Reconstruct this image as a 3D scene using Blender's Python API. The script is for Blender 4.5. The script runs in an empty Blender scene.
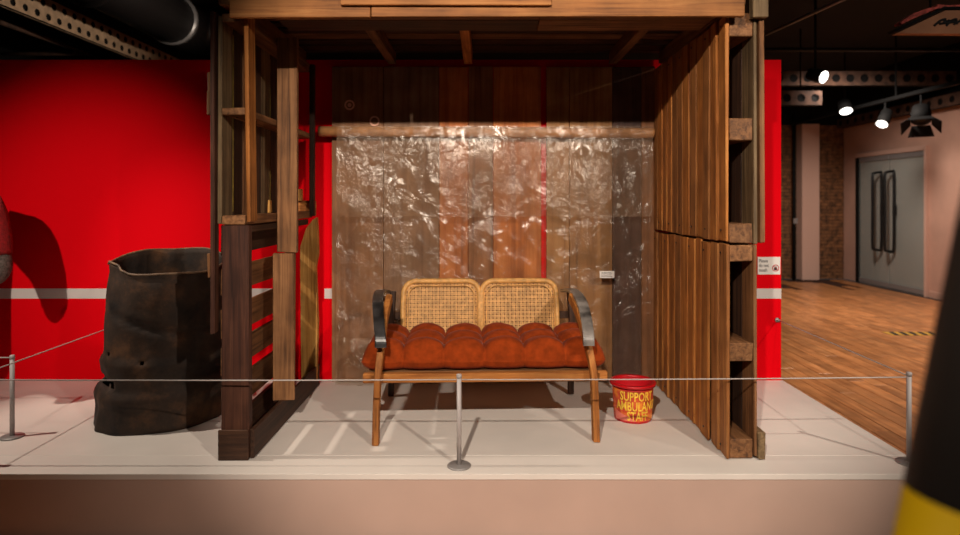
import bpy, bmesh, math, random
from mathutils import Vector, Matrix, noise
random.seed(7)
scene = bpy.context.scene
C = scene.collection
R = math.radians

# ---------------------------------------------------------------- camera
F, PX, PY = 620.0, 484.0, 200.0            # focal length and principal point in pixels of 960x535
EYE = 1.40                                  # above the platform top (z = 0)
FLOOR = -0.35
cam_d = bpy.data.cameras.new('camera')
cam = bpy.data.objects.new('camera', cam_d)
C.objects.link(cam)
cam.location = (0, 0, EYE)
cam.rotation_euler = (R(90), 0, 0)
cam_d.sensor_width = 36
cam_d.lens = F / 960 * 36
cam_d.shift_x = (480 - PX) / 960
cam_d.shift_y = (PY - 267.5) / 960
cam_d.clip_start = 0.05
cam_d.dof.use_dof = True
cam_d.dof.focus_distance = 3.8
cam_d.dof.aperture_fstop = 1.3
scene.camera = cam

# ---------------------------------------------------------------- world, exposure
w = bpy.data.worlds.new('world')
scene.world = w
w.use_nodes = True
w.node_tree.nodes['Background'].inputs[0].default_value = (1.0, 0.86, 0.76, 1)
w.node_tree.nodes['Background'].inputs[1].default_value = 0.035
vs = scene.view_settings
vs.view_transform = 'Standard'
vs.look = 'None'
vs.exposure = 0.0
vs.gamma = 1.0
vs.use_curve_mapping = False

# ---------------------------------------------------------------- gallery spot lamps on the ceiling track, plus added fill lamps
def spot(name, loc, target, power, angle, blend=0.5, col=(1, .86, .72), size=.04):
    l = bpy.data.lights.new(name, 'SPOT')
    l.energy = power
    l.spot_size = R(angle)
    l.spot_blend = blend
    l.shadow_soft_size = size
    l.color = col
    o = bpy.data.objects.new(name, l)
    C.objects.link(o)
    o.location = loc
    o.rotation_euler = (Vector(target) - Vector(loc)).to_track_quat('-Z', 'Y').to_euler()
    return o
spot('track_spot_key', (-.7, -1.1, 3.42), (0.30, 3.9, 1.0), 920, 47, .55)
spot('track_spot_right', (2.5, -1.0, 3.42), (.30, 3.9, .85), 560, 48, .6)
spot('track_spot_side', (-4.0, 3.25, 3.40), (-1.75, 3.75, .35), 310, 60, .6)
spot('track_spot_wall', (-2.3, -0.9, 3.42), (-3.1, 4.8, 1.0), 920, 29, 1.0)
spot('track_spot_platform', (4.4, 0.6, 3.42), (2.3, 4.5, 1.05), 620, 44, .7)
spot('room_spot_near', (5.2, 5.6, 3.30), (5.0, 7.0, -.35), 640, 105, .9, (1, .84, .70), .2)
spot('room_spot_far', (5.4, 9.4, 3.55), (6.6, 11.0, -.1), 520, 125, .9, (1, .86, .76), .3)
spot('fill_spot_girder', (-1.2, 6.4, 2.9), (-4.8, 7.0, 3.45), 190, 60, .8)  # added unseen lamp, brightens the pale girder over the wall
spot('fill_spot_post', (-1.6, -1.6, 3.42), (.62, .8, 1.02), 250, 17, .6)  # no known fixture; put in to light the near leaning post
spot('fill_spot_sign', (3.0, 1.4, 3.42), (3.9, 5.0, 2.82), 90, 22, .7)  # extra lamp added to lift the hanging sign out of the dark

# ---------------------------------------------------------------- materials
def lin(c):
    return tuple((v / 255 / 12.92 if v / 255 <= .04045 else ((v / 255 + .055) / 1.055) ** 2.4) for v in c) + (1,)
def mat(name, col, rough=.6, metal=0.0, bump=0.0, bscale=40, var=0.0, vscale=6, emit=0.0, spec=.5, sheen=0.0, alpha=1.0):
    m = bpy.data.materials.new(name)
    m.use_nodes = True
    nt = m.node_tree
    b = nt.nodes['Principled BSDF']
    b.inputs['Base Color'].default_value = lin(col)
    b.inputs['Roughness'].default_value = rough
    b.inputs['Metallic'].default_value = metal
    b.inputs['Specular IOR Level'].default_value = spec
    b.inputs['Alpha'].default_value = alpha
    if sheen:
        b.inputs['Sheen Weight'].default_value = sheen
        b.inputs['Sheen Roughness'].default_value = .4
    if emit:
        b.inputs['Emission Color'].default_value = lin(col)
        b.inputs['Emission Strength'].default_value = emit
    tc = nt.nodes.new('ShaderNodeTexCoord')
    if var:
        n = nt.nodes.new('ShaderNodeTexNoise')
        n.inputs['Scale'].default_value = vscale
        n.inputs['Detail'].default_value = 5
        nt.links.new(tc.outputs['Object'], n.inputs['Vector'])
        r = nt.nodes.new('ShaderNodeValToRGB')
        r.color_ramp.elements[0].position = .3
        r.color_ramp.elements[1].position = .7
        r.color_ramp.elements[0].color = lin([max(0, v * (1 - var)) for v in col])
        r.color_ramp.elements[1].color = lin([min(255, v * (1 + var)) for v in col])
        nt.links.new(n.outputs['Fac'], r.inputs['Fac'])
        nt.links.new(r.outputs['Color'], b.inputs['Base Color'])
    if bump:
        n = nt.nodes.new('ShaderNodeTexNoise')
        n.inputs['Scale'].default_value = bscale
        n.inputs['Detail'].default_value = 4
        nt.links.new(tc.outputs['Object'], n.inputs['Vector'])
        bp = nt.nodes.new('ShaderNodeBump')
        bp.inputs['Strength'].default_value = bump
        bp.inputs['Distance'].default_value = .02
        nt.links.new(n.outputs['Fac'], bp.inputs['Height'])
        nt.links.new(bp.outputs['Normal'], b.inputs['Normal'])
    return m

def wood(name, cols, axis, rough=.65, tone=.35, grain=1.0, spec=.3):
    """Grain along the object's own axis 'x', 'y' or 'z'; every board takes its own tone and its own grain."""
    m = bpy.data.materials.new(name)
    m.use_nodes = True
    nt = m.node_tree
    N, L = nt.nodes, nt.links
    b = N['Principled BSDF']
    b.inputs['Roughness'].default_value = rough
    b.inputs['Specular IOR Level'].default_value = spec
    tc = N.new('ShaderNodeTexCoord')
    oi = N.new('ShaderNodeObjectInfo')
    mul = N.new('ShaderNodeVectorMath'); mul.operation = 'SCALE'
    mul.inputs[0].default_value = (31.7, 17.3, 53.1)
    L.new(oi.outputs['Random'], mul.inputs['Scale'])
    add = N.new('ShaderNodeVectorMath'); add.operation = 'ADD'
    L.new(tc.outputs['Object'], add.inputs[0])
    L.new(mul.outputs[0], add.inputs[1])
    sc = [38 * grain, 38 * grain, 38 * grain]
    sc['xyz'.index(axis)] = 1.6 * grain
    mp = N.new('ShaderNodeMapping'); mp.inputs['Scale'].default_value = sc
    L.new(add.outputs[0], mp.inputs['Vector'])
    n = N.new('ShaderNodeTexNoise')
    n.inputs['Scale'].default_value = 1.0
    n.inputs['Detail'].default_value = 7
    n.inputs['Roughness'].default_value = .62
    n.inputs['Distortion'].default_value = .6
    L.new(mp.outputs[0], n.inputs['Vector'])
    r = N.new('ShaderNodeValToRGB')
    e = r.color_ramp.elements
    e[0].position, e[0].color = .30, lin(cols[0])
    e[1].position, e[1].color = .72, lin(cols[2])
    mid = e.new(.5); mid.color = lin(cols[1])
    L.new(n.outputs['Fac'], r.inputs['Fac'])
    # broad stains
    n2 = N.new('ShaderNodeTexNoise')
    n2.inputs['Scale'].default_value = 5
    n2.inputs['Detail'].default_value = 4
    L.new(add.outputs[0], n2.inputs['Vector'])
    mr = N.new('ShaderNodeMapRange')
    mr.inputs[1].default_value = .35; mr.inputs[2].default_value = .7
    mr.inputs[3].default_value = .72; mr.inputs[4].default_value = 1.14
    L.new(n2.outputs['Fac'], mr.inputs[0])
    rt = N.new('ShaderNodeMath'); rt.operation = 'MULTIPLY_ADD'
    L.new(oi.outputs['Random'], rt.inputs[0])
    rt.inputs[1].default_value = tone * 2
    rt.inputs[2].default_value = 1 - tone
    mm = N.new('ShaderNodeMath'); mm.operation = 'MULTIPLY'
    L.new(mr.outputs[0], mm.inputs[0]); L.new(rt.outputs[0], mm.inputs[1])
    hs = N.new('ShaderNodeHueSaturation')
    L.new(mm.outputs[0], hs.inputs['Value'])
    L.new(r.outputs['Color'], hs.inputs['Color'])
    L.new(hs.outputs['Color'], b.inputs['Base Color'])
    bp = N.new('ShaderNodeBump')
    bp.inputs['Strength'].default_value = .35
    bp.inputs['Distance'].default_value = .006
    L.new(n.outputs['Fac'], bp.inputs['Height'])
    L.new(bp.outputs['Normal'], b.inputs['Normal'])
    return m

ORANGE = [(118, 66, 26), (176, 108, 48), (202, 138, 72)]
BROWN = [(74, 48, 30), (122, 82, 50), (152, 108, 70)]
DARK = [(36, 23, 17), (62, 40, 28), (86, 58, 40)]
GREYB = [(66, 53, 38), (108, 87, 61), (140, 117, 85)]
RED_BR = [(46, 25, 19), (80, 47, 34), (106, 67, 48)]
TAN = [(104, 62, 30), (154, 98, 50), (178, 122, 68)]
HONEY = [(150, 96, 42), (214, 152, 76), (234, 184, 108)]
W = {}
for nm, cols in (('orange', ORANGE), ('brown', BROWN), ('dark', DARK), ('grey', GREYB), ('redbrown', RED_BR), ('honey', HONEY), ('tan', TAN)):
    for ax in 'xyz':
        W[nm + ax] = wood('wood_%s_%s' % (nm, ax), cols, ax, tone=.17)
M = {
    'red': mat('red_paint', (222, 0, 16), .8, bump=.02, bscale=90, spec=.06),
    'stripe': mat('white_stripe', (205, 196, 192), .6),
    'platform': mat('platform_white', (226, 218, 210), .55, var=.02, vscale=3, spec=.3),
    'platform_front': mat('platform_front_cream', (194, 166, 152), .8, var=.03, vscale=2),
    'floor_base': mat('floor_joint_dark', (60, 32, 16), .8),
    'salmon': mat('salmon_plaster', (198, 156, 136), .8, var=.04, vscale=2),
    'panel': mat('pale_panel', (206, 168, 150), .7),
    'black': mat('black_paint', (13, 12, 11), .8, spec=.25),
    'blackgloss': mat('black_gloss', (16, 15, 15), .35),
    'ceil': mat('ceiling_black', (20, 18, 17), .9, bump=.1),
    'brick': mat('brown_brick', (112, 76, 48), .9, var=.35, vscale=9, bump=.3, bscale=60),
    'mortar': mat('mortar', (74, 56, 42), .95, var=.2),
    'beige_metal': mat('beige_painted_steel', (176, 146, 116), .6, var=.12, vscale=12),
    'brown_metal': mat('brown_painted_steel', (78, 55, 42), .85, var=.25, vscale=10),
    'duct': mat('dark_duct', (26, 22, 21), .45, spec=.4),
    'steel': mat('brushed_steel', (150, 146, 144), .4, metal=.35),
    'post': mat('grey_post', (172, 164, 162), .45),
    'cord': mat('grey_cord', (176, 168, 164), .6),
    'white': mat('white_label', (226, 220, 214), .6),
    'ink': mat('black_ink', (22, 20, 22), .7),
    'inkred': mat('red_ink', (190, 24, 34), .7),
    'velvet': mat('rust_velvet', (142, 56, 18), .9, var=.12, vscale=22, bump=.10, bscale=160, sheen=.06, spec=.08),
    'velvet_d': mat('rust_button', (96, 30, 8), .8, sheen=.4),
    'cane': mat('cane', (210, 156, 88), .55, var=.12, vscale=30),
    'canebg': mat('cane_backing', (104, 62, 28), .8),
    'lacquer': mat('worn_black_lacquer', (40, 38, 38), .32, var=.5, vscale=14, spec=.6),
    'lacquer_worn': mat('scuffed_lacquer', (92, 87, 83), .35, var=.55, vscale=12, spec=.6),
    'bucket_red': mat('red_plastic', (186, 10, 22), .35),
    'bucket_in': mat('red_plastic_inside', (186, 12, 26), .45),
    'letter': mat('yellow_letter', (246, 190, 62), .6, var=.15, vscale=40),
    'lamp': mat('lit_lens', (255, 250, 240), .4, emit=5.0),
    'yellow_dull': mat('worn_yellow_tape', (186, 142, 52), .7, var=.1),
    'yellow': mat('yellow_paint', (238, 190, 10), .5),
    'pole_black': mat('black_rubber', (50, 43, 38), .7),
    'knit': mat('red_knit', (150, 24, 26), .95, bump=.5, bscale=120, var=.2, vscale=40),
    'knit_g': mat('grey_knit', (96, 84, 78), .95, bump=.5, bscale=160, var=.3, vscale=60),
    'sign': mat('tan_sign_board', (178, 124, 92), .8, var=.08),
    'fringe': mat('pink_fringe', (176, 82, 74), .9, var=.35, vscale=30),
    'tube': mat('kraft_tube', (176, 122, 74), .6, var=.15, vscale=14),
    'nail': mat('nail_head', (70, 62, 56), .4, metal=.8),
}

# burnt drum skin
m = mat('rusted_drum', (40, 28, 21), .72, spec=.35)
nt = m.node_tree; b = nt.nodes['Principled BSDF']
tc = nt.nodes.new('ShaderNodeTexCoord')
n1 = nt.nodes.new('ShaderNodeTexNoise'); n1.inputs['Scale'].default_value = 4; n1.inputs['Detail'].default_value = 8; n1.inputs['Roughness'].default_value = .65
nt.links.new(tc.outputs['Object'], n1.inputs['Vector'])
r = nt.nodes.new('ShaderNodeValToRGB'); e = r.color_ramp.elements
e[0].position, e[0].color = .34, lin((22, 18, 17)); e[1].position, e[1].color = .76, lin((104, 70, 44))
q = e.new(.54); q.color = lin((54, 39, 29))
nt.links.new(n1.outputs['Fac'], r.inputs['Fac']); nt.links.new(r.outputs['Color'], b.inputs['Base Color'])
bp = nt.nodes.new('ShaderNodeBump'); bp.inputs['Strength'].default_value = .4; bp.inputs['Distance'].default_value = .015
n2 = nt.nodes.new('ShaderNodeTexNoise'); n2.inputs['Scale'].default_value = 14; n2.inputs['Detail'].default_value = 6
nt.links.new(tc.outputs['Object'], n2.inputs['Vector'])
nt.links.new(n2.outputs['Fac'], bp.inputs['Height']); nt.links.new(bp.outputs['Normal'], b.inputs['Normal'])
M['drum'] = m

# clear crinkled polythene
def plastic(name, alpha, bump):
    m = bpy.data.materials.new(name); m.use_nodes = True
    nt = m.node_tree; N, L = nt.nodes, nt.links
    N.remove(N['Principled BSDF'])
    out = N['Material Output']
    tr = N.new('ShaderNodeBsdfTransparent'); tr.inputs[0].default_value = (.97, .95, .92, 1)
    di = N.new('ShaderNodeBsdfDiffuse'); di.inputs[0].default_value = lin((176, 142, 112))
    gl = N.new('ShaderNodeBsdfGlossy'); gl.inputs[0].default_value = (1, .97, .93, 1); gl.inputs['Roughness'].default_value = .20
    tc = N.new('ShaderNodeTexCoord')
    n = N.new('ShaderNodeTexNoise'); n.inputs['Scale'].default_value = 5; n.inputs['Detail'].default_value = 7; n.inputs['Distortion'].default_value = 1.2
    L.new(tc.outputs['Object'], n.inputs['Vector'])
    a1 = N.new('ShaderNodeMath'); a1.operation = 'SUBTRACT'; a1.inputs[1].default_value = .5; L.new(n.outputs['Fac'], a1.inputs[0])
    a2 = N.new('ShaderNodeMath'); a2.operation = 'ABSOLUTE'; L.new(a1.outputs[0], a2.inputs[0])
    nm = N.new('ShaderNodeTexNoise'); nm.inputs['Scale'].default_value = 1.7; nm.inputs['Detail'].default_value = 3
    L.new(tc.outputs['Object'], nm.inputs['Vector'])
    mk = N.new('ShaderNodeMapRange'); mk.inputs[1].default_value = .42; mk.inputs[2].default_value = .66; mk.inputs[3].default_value = .12; mk.inputs[4].default_value = 1
    L.new(nm.outputs['Fac'], mk.inputs[0])
    mu = N.new('ShaderNodeMath'); mu.operation = 'MULTIPLY'; L.new(a2.outputs[0], mu.inputs[0]); L.new(mk.outputs[0], mu.inputs[1])
    bp = N.new('ShaderNodeBump'); bp.inputs['Strength'].default_value = bump; bp.inputs['Distance'].default_value = .10
    L.new(mu.outputs[0], bp.inputs['Height'])
    L.new(bp.outputs['Normal'], gl.inputs['Normal'])
    n3 = N.new('ShaderNodeTexNoise'); n3.inputs['Scale'].default_value = 3.5; n3.inputs['Detail'].default_value = 6
    L.new(tc.outputs['Object'], n3.inputs['Vector'])
    mr = N.new('ShaderNodeMapRange'); mr.inputs[1].default_value = .3; mr.inputs[2].default_value = .7
    mr.inputs[3].default_value = alpha * .5; mr.inputs[4].default_value = min(1, alpha * 1.5)
    L.new(n3.outputs['Fac'], mr.inputs[0])
    m1 = N.new('ShaderNodeMixShader'); L.new(mr.outputs[0], m1.inputs[0]); L.new(tr.outputs[0], m1.inputs[1]); L.new(di.outputs[0], m1.inputs[2])
    m2 = N.new('ShaderNodeMixShader'); m2.inputs[0].default_value = .045; L.new(m1.outputs[0], m2.inputs[1]); L.new(gl.outputs[0], m2.inputs[2])
    L.new(m2.outputs[0], out.inputs['Surface'])
    return m
M['sheet'] = plastic('clear_polythene', .08, .9)
M['flap'] = plastic('clear_polythene_flap', .17, 1.0)

# bucket label: mottled orange and red print
m = mat('bucket_print', (200, 70, 30), .45)
nt = m.node_tree; b = nt.nodes['Principled BSDF']
tc = nt.nodes.new('ShaderNodeTexCoord')
n1 = nt.nodes.new('ShaderNodeTexNoise'); n1.inputs['Scale'].default_value = 13; n1.inputs['Detail'].default_value = 5
nt.links.new(tc.outputs['Object'], n1.inputs['Vector'])
r = nt.nodes.new('ShaderNodeValToRGB'); e = r.color_ramp.elements
e[0].position, e[0].color = .36, lin((150, 34, 14)); e[1].position, e[1].color = .68, lin((236, 140, 44))
q = e.new(.52); q.color = lin((206, 72, 40))
nt.links.new(n1.outputs['Fac'], r.inputs['Fac']); nt.links.new(r.outputs['Color'], b.inputs['Base Color'])
M['print'] = m
M['pink'] = mat('pink_print', (226, 120, 104), .5)
# glass
m = bpy.data.materials.new('door_glass'); m.use_nodes = True
b = m.node_tree.nodes['Principled BSDF']
b.inputs['Base Color'].default_value = lin((150, 156, 152)); b.inputs['Roughness'].default_value = .08
b.inputs['Alpha'].default_value = .30; b.inputs['Specular IOR Level'].default_value = .8
M['glass'] = m
PLANK = wood('floor_oak', [(150, 92, 50), (192, 126, 76), (212, 150, 98)], 'y', rough=.36, tone=.16, grain=.7, spec=.5)
PLY = [wood('ply_%d' % i, c, 'z', tone=.06, grain=.5) for i, c in enumerate((
    [(112, 72, 46), (142, 98, 66), (158, 116, 82)],
    [(116, 82, 60), (140, 104, 78), (152, 118, 90)],
    [(146, 80, 36), (188, 108, 54), (202, 126, 70)],
    [(98, 60, 38), (140, 92, 58), (160, 110, 74)],
    [(150, 80, 34), (192, 112, 54), (208, 132, 72)],
    [(116, 78, 44), (156, 110, 66), (172, 128, 82)],
    [(62, 42, 38), (86, 62, 54), (100, 76, 66)]))]

# ---------------------------------------------------------------- helpers
def at(px, py, Y):
    """a pixel and the known distance of what it shows -> a point"""
    return Vector(((px - PX) * Y / F, Y, EYE - (py - PY) * Y / F))
def link(o, parent=None):
    C.objects.link(o)
    if parent is not None:
        o.parent = parent
    return o
def mesh_obj(name, verts, faces, m, parent=None, loc=(0, 0, 0), smooth=False):
    me = bpy.data.meshes.new(name)
    me.from_pydata([tuple(v) for v in verts], [], faces)
    me.update()
    if smooth:
        me.polygons.foreach_set('use_smooth', [True] * len(me.polygons))
    if m is not None:
        me.materials.append(m)
    o = bpy.data.objects.new(name, me)
    o.location = loc
    return link(o, parent)
def bm_obj(name, bm, m, parent=None, loc=(0, 0, 0), smooth=False):
    me = bpy.data.meshes.new(name)
    bm.to_mesh(me); bm.free()
    if smooth:
        me.polygons.foreach_set('use_smooth', [True] * len(me.polygons))
    me.materials.append(m)
    o = bpy.data.objects.new(name, me)
    o.location = loc
    return link(o, parent)
def thing(name, label, cat, loc=(0, 0, 0), rotz=0, group=None):
    o = bpy.data.objects.new(name, None)
    o.empty_display_size = .1
    C.objects.link(o)
    o.location = loc
    o.rotation_euler = (0, 0, rotz)
    return tag(o, label, cat, group)
def tag(o, label, cat, group=None):
    o['label'] = label; o['category'] = cat
    if group:
        o['group'] = group
    return o
def struct(o):
    o['kind'] = 'structure'
    return o
def box_bm(sx, sy, sz, bevel=.004, jit=0.0):
    bm = bmesh.new()
    bmesh.ops.create_cube(bm, size=1)
    for v in bm.verts:
        v.co = Vector((v.co.x * sx + random.uniform(-jit, jit), v.co.y * sy + random.uniform(-jit, jit), v.co.z * sz + random.uniform(-jit, jit)))
    if bevel:
        bmesh.ops.bevel(bm, geom=bm.edges[:], offset=min(bevel, .3 * min(sx, sy, sz)), segments=1, affect='EDGES')
    return bm
def box(name, x0, x1, y0, y1, z0, z1, m, parent=None, bevel=.004, jit=0.0, rot=None):
    """a board given by its extents in the parent's frame"""
    o = bm_obj(name, box_bm(x1 - x0, y1 - y0, z1 - z0, bevel, jit), m, parent, ((x0 + x1) / 2, (y0 + y1) / 2, (z0 + z1) / 2))
    if rot:
        o.rotation_euler = rot
    return o
def boxes(name, lst, m, parent=None):
    """several boxes of ONE part"""
    vs_, fs = [], []
    for x0, x1, y0, y1, z0, z1 in lst:
        k = len(vs_)
        vs_ += [(x, y, z) for x in (x0, x1) for y in (y0, y1) for z in (z0, z1)]
        fs += [tuple(k + i for i in f) for f in ((0, 1, 3, 2), (4, 6, 7, 5), (0, 4, 5, 1), (2, 3, 7, 6), (0, 2, 6, 4), (1, 5, 7, 3))]
    return mesh_obj(name, vs_, fs, m, parent)
def tube_geo(path, rad, n=10, closed_ends=True):
    path = [Vector(p) for p in path]
    if not hasattr(rad, '__len__'):
        rad = [rad] * len(path)
    V, Fc = [], []
    up = None
    for i, p in enumerate(path):
        t = (path[min(i + 1, len(path) - 1)] - path[max(i - 1, 0)]).normalized()
        if up is None:
            a = Vector((0, 0, 1)) if abs(t.z) < .9 else Vector((1, 0, 0))
        else:
            a = up
        s = t.cross(a).normalized(); up = s.cross(t).normalized()
        for k in range(n):
            an = 2 * math.pi * k / n
            V.append(p + (s * math.cos(an) + up * math.sin(an)) * rad[i])
    for i in range(len(path) - 1):
        for k in range(n):
            Fc.append((i * n + k, i * n + (k + 1) % n, (i + 1) * n + (k + 1) % n, (i + 1) * n + k))
    if closed_ends:
        Fc.append(tuple(range(n - 1, -1, -1)))
        Fc.append(tuple((len(path) - 1) * n + k for k in range(n)))
    return V, Fc
def tube(name, path, rad, m, parent=None, n=10, smooth=True):
    V, Fc = tube_geo(path, rad, n)
    return mesh_obj(name, V, Fc, m, parent, smooth=smooth)
def band(name, path, wid, thk, m, parent=None, side=(1, 0, 0)):
    """a flat strip swept along a path; its width lies along side"""
    path = [Vector(p) for p in path]; S = Vector(side).normalized()
    V, Fc = [], []
    for i, p in enumerate(path):
        t = (path[min(i + 1, len(path) - 1)] - path[max(i - 1, 0)]).normalized()
        nrm = t.cross(S).normalized()
        wi = wid[i] if hasattr(wid, '__len__') else wid
        c = .18
        for a, bb in ((-1, -1 + c), (-1 + c, -1), (1 - c, -1), (1, -1 + c), (1, 1 - c), (1 - c, 1), (-1 + c, 1), (-1, 1 - c)):
            V.append(p + S * a * wi / 2 + nrm * bb * thk / 2)
    n = 8
    for i in range(len(path) - 1):
        for k in range(n):
            Fc.append((i * n + k, i * n + (k + 1) % n, (i + 1) * n + (k + 1) % n, (i + 1) * n + k))
    Fc.append(tuple(range(n - 1, -1, -1))); Fc.append(tuple((len(path) - 1) * n + k for k in range(n)))
    return mesh_obj(name, V, Fc, m, parent)
def smooth_path(pts, n=6):
    pts = [Vector(p) for p in pts]; out = []
    for i in range(len(pts) - 1):
        p0, p1, p2, p3 = pts[max(i - 1, 0)], pts[i], pts[i + 1], pts[min(i + 2, len(pts) - 1)]
        for k in range(n):
            t = k / n
            out.append(.5 * ((2 * p1) + (p2 - p0) * t + (2 * p0 - 5 * p1 + 4 * p2 - p3) * t * t + (3 * p1 - p0 - 3 * p2 + p3) * t ** 3))
    out.append(pts[-1])
    return out
def lathe(name, prof, m, parent=None, n=40, loc=(0, 0, 0), fn=None, smooth=True):
    V, Fc = [], []
    for i, (rr, z) in enumerate(prof):
        for k in range(n):
            a = 2 * math.pi * k / n
            p = Vector((rr * math.cos(a), rr * math.sin(a), z))
            V.append(fn(p, a, i) if fn else p)
    for i in range(len(prof) - 1):
        for k in range(n):
            Fc.append((i * n + k, i * n + (k + 1) % n, (i + 1) * n + (k + 1) % n, (i + 1) * n + k))
    return mesh_obj(name, V, Fc, m, parent, loc, smooth)
def text_mesh(txt, size, align='LEFT', extrude=.0008, spacing=1.0, bold=0.0):
    cu = bpy.data.curves.new('text', 'FONT')
    cu.body = txt; cu.size = size; cu.align_x = align; cu.extrude = extrude; cu.space_character = spacing
    cu.resolution_u = 2
    cu.offset = size * bold
    o = bpy.data.objects.new('text', cu)
    C.objects.link(o)
    bpy.context.view_layer.update()
    me = bpy.data.meshes.new_from_object(o.evaluated_get(bpy.context.evaluated_depsgraph_get()))
    bpy.data.objects.remove(o); bpy.data.curves.remove(cu)
    return me
def mesh_add(name, me, m, parent=None, loc=(0, 0, 0), rot=(0, 0, 0)):
    me.name = name
    me.materials.clear(); me.materials.append(m)
    o = bpy.data.objects.new(name, me); o.location = loc; o.rotation_euler = rot
    return link(o, parent)

# ================================================================ THE SETTING
WY = 4.82                                            # the red partition
WALL_TOP = 2.49
wp = struct(box('wall_partition', -7.0, 2.31, WY, WY + .14, FLOOR, WALL_TOP, M['red'], bevel=0))
for x0, x1 in ((-7.0, -1.47), (-1.24, -1.18), (1.47, 2.31)):
    s = box('stripe', x0, x1, WY - .003, WY + .001, .634, .712, M['stripe'], bevel=0)
    s.parent = wp; s.matrix_parent_inverse = Matrix.Translation(wp.location).inverted()

fl = struct(box('floor', -7, 8.0, -2.5, 13.8, FLOOR - .12, FLOOR - .02, M['floor_base'], bevel=0))
def floor_child(o):
    o.parent = fl; o.matrix_parent_inverse = Matrix.Translation(fl.location).inverted()
    return o
PW, PLN = .15, 1.9
plank_me = bpy.data.meshes.new('floor_plank')
bm = box_bm(PW - .005, PLN - .005, .02, .002); bm.to_mesh(plank_me); bm.free()
plank_me.materials.append(PLANK)
cand, rest = [], []
for i in range(int(5.65 / PW) + 1):
    x = 2.33 + PW * (i + .5)
    if x > 7.93:
        continue
    off = random.uniform(0, PLN)
    for k in range(-1, 9):
        y = 1.2 + off + PLN * k
        if y < 1 or y + PLN / 2 > 13.78:
            continue
        px = PX + x * F / y; py = PY + (EYE - FLOOR) * F / y
        if 740 < px < 1150 and py < 700:
            cand.append((y, x))
        else:
            rest.append((x, y))
cand.sort()
for y, x in cand[:300]:
    o = bpy.data.objects.new('floor_plank', plank_me)
    o.location = (x, y, FLOOR - .01); C.objects.link(o); floor_child(o)
rest += [(x, y) for y, x in cand[300:]]
far = boxes('far_floor_planks', [(x - PW / 2 + .0025, x + PW / 2 - .0025, y - PLN / 2, y + PLN / 2 - .005, FLOOR - .02, FLOOR) for x, y in rest if y > 0]
            + [(x, x + PW - .005, -2.5, 13.8 if x < -6.9 else 3.1, FLOOR - .02, FLOOR - .001) for x in [-6.9 + PW * i for i in range(61)]], PLANK)
far['kind'] = 'stuff'; floor_child(far)

struct(box('wall_left', -7.2, -7.0, -2.5, 13.8, FLOOR, 4.05, M['black'], bevel=0))
struct(box('ceiling', -7.2, 8.2, -2.5, 14.2, 4.05, 4.2, M['ceil'], bevel=0))
wb = struct(box('wall_back', -7, 8.2, 13.8, 14.0, FLOOR, 4.05, M['black'], bevel=0))
wr = struct(box('wall_right', 8.0, 8.2, 5.0, 13.8, FLOOR, 4.05, M['salmon'], bevel=0))
def child_of(o, p):
    o.parent = p; o.matrix_parent_inverse = Matrix.Translation(p.location).inverted()
    return o
child_of(box('upper_band', 7.97, 8.0, 5.0, 13.8, 3.06, 4.05, M['black'], bevel=0), wr)
child_of(box('upper_band', 3.0, 7.97, 13.74, 13.8, 3.06, 4.05, M['black'], bevel=0), wb)
child_of(box('mortar_bed', 6.0, 8.0, 13.79, 13.8, FLOOR, 3.06, M['mortar'], bevel=0), wb)
# brick courses of the back wall, too far to tell singly
bl = []
for row in range(45):
    z = FLOOR + row * .077
    x = 6.2 - (.12 if row % 2 else 0)
    while x < 8.0:
        d = random.uniform(0, .012)
        if not (6.92 < x + .1 < 7.3):
            bl.append((x, min(x + .225, 7.99), 13.775 - d, 13.81, z, z + .066))
        x += .237
bricks = boxes('bricks', bl, M['brick']); bricks['kind'] = 'stuff'; child_of(bricks, wb)
struct(box('trim_1', 6.93, 7.31, 13.5, 13.77, FLOOR, 3.06, M['panel'], bevel=.01))
struct(box('baseboard_right', 7.97, 8.0, 5.0, 11.1, FLOOR, FLOOR + .12, M['salmon'], bevel=.005))
tube('conduit', [(6.8, 13.6, FLOOR), (6.8, 13.6, 3.3)], .035, M['black'])
tag(bpy.data.objects['conduit'], 'black vertical pipe on the brick wall beside the pale pilaster', 'pipe')
tag(box('wall_switch', 6.76, 6.84, 13.52, 13.565, .88, 1.0, M['steel']), 'small grey box on the vertical pipe by the brick wall', 'switch')

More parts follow.
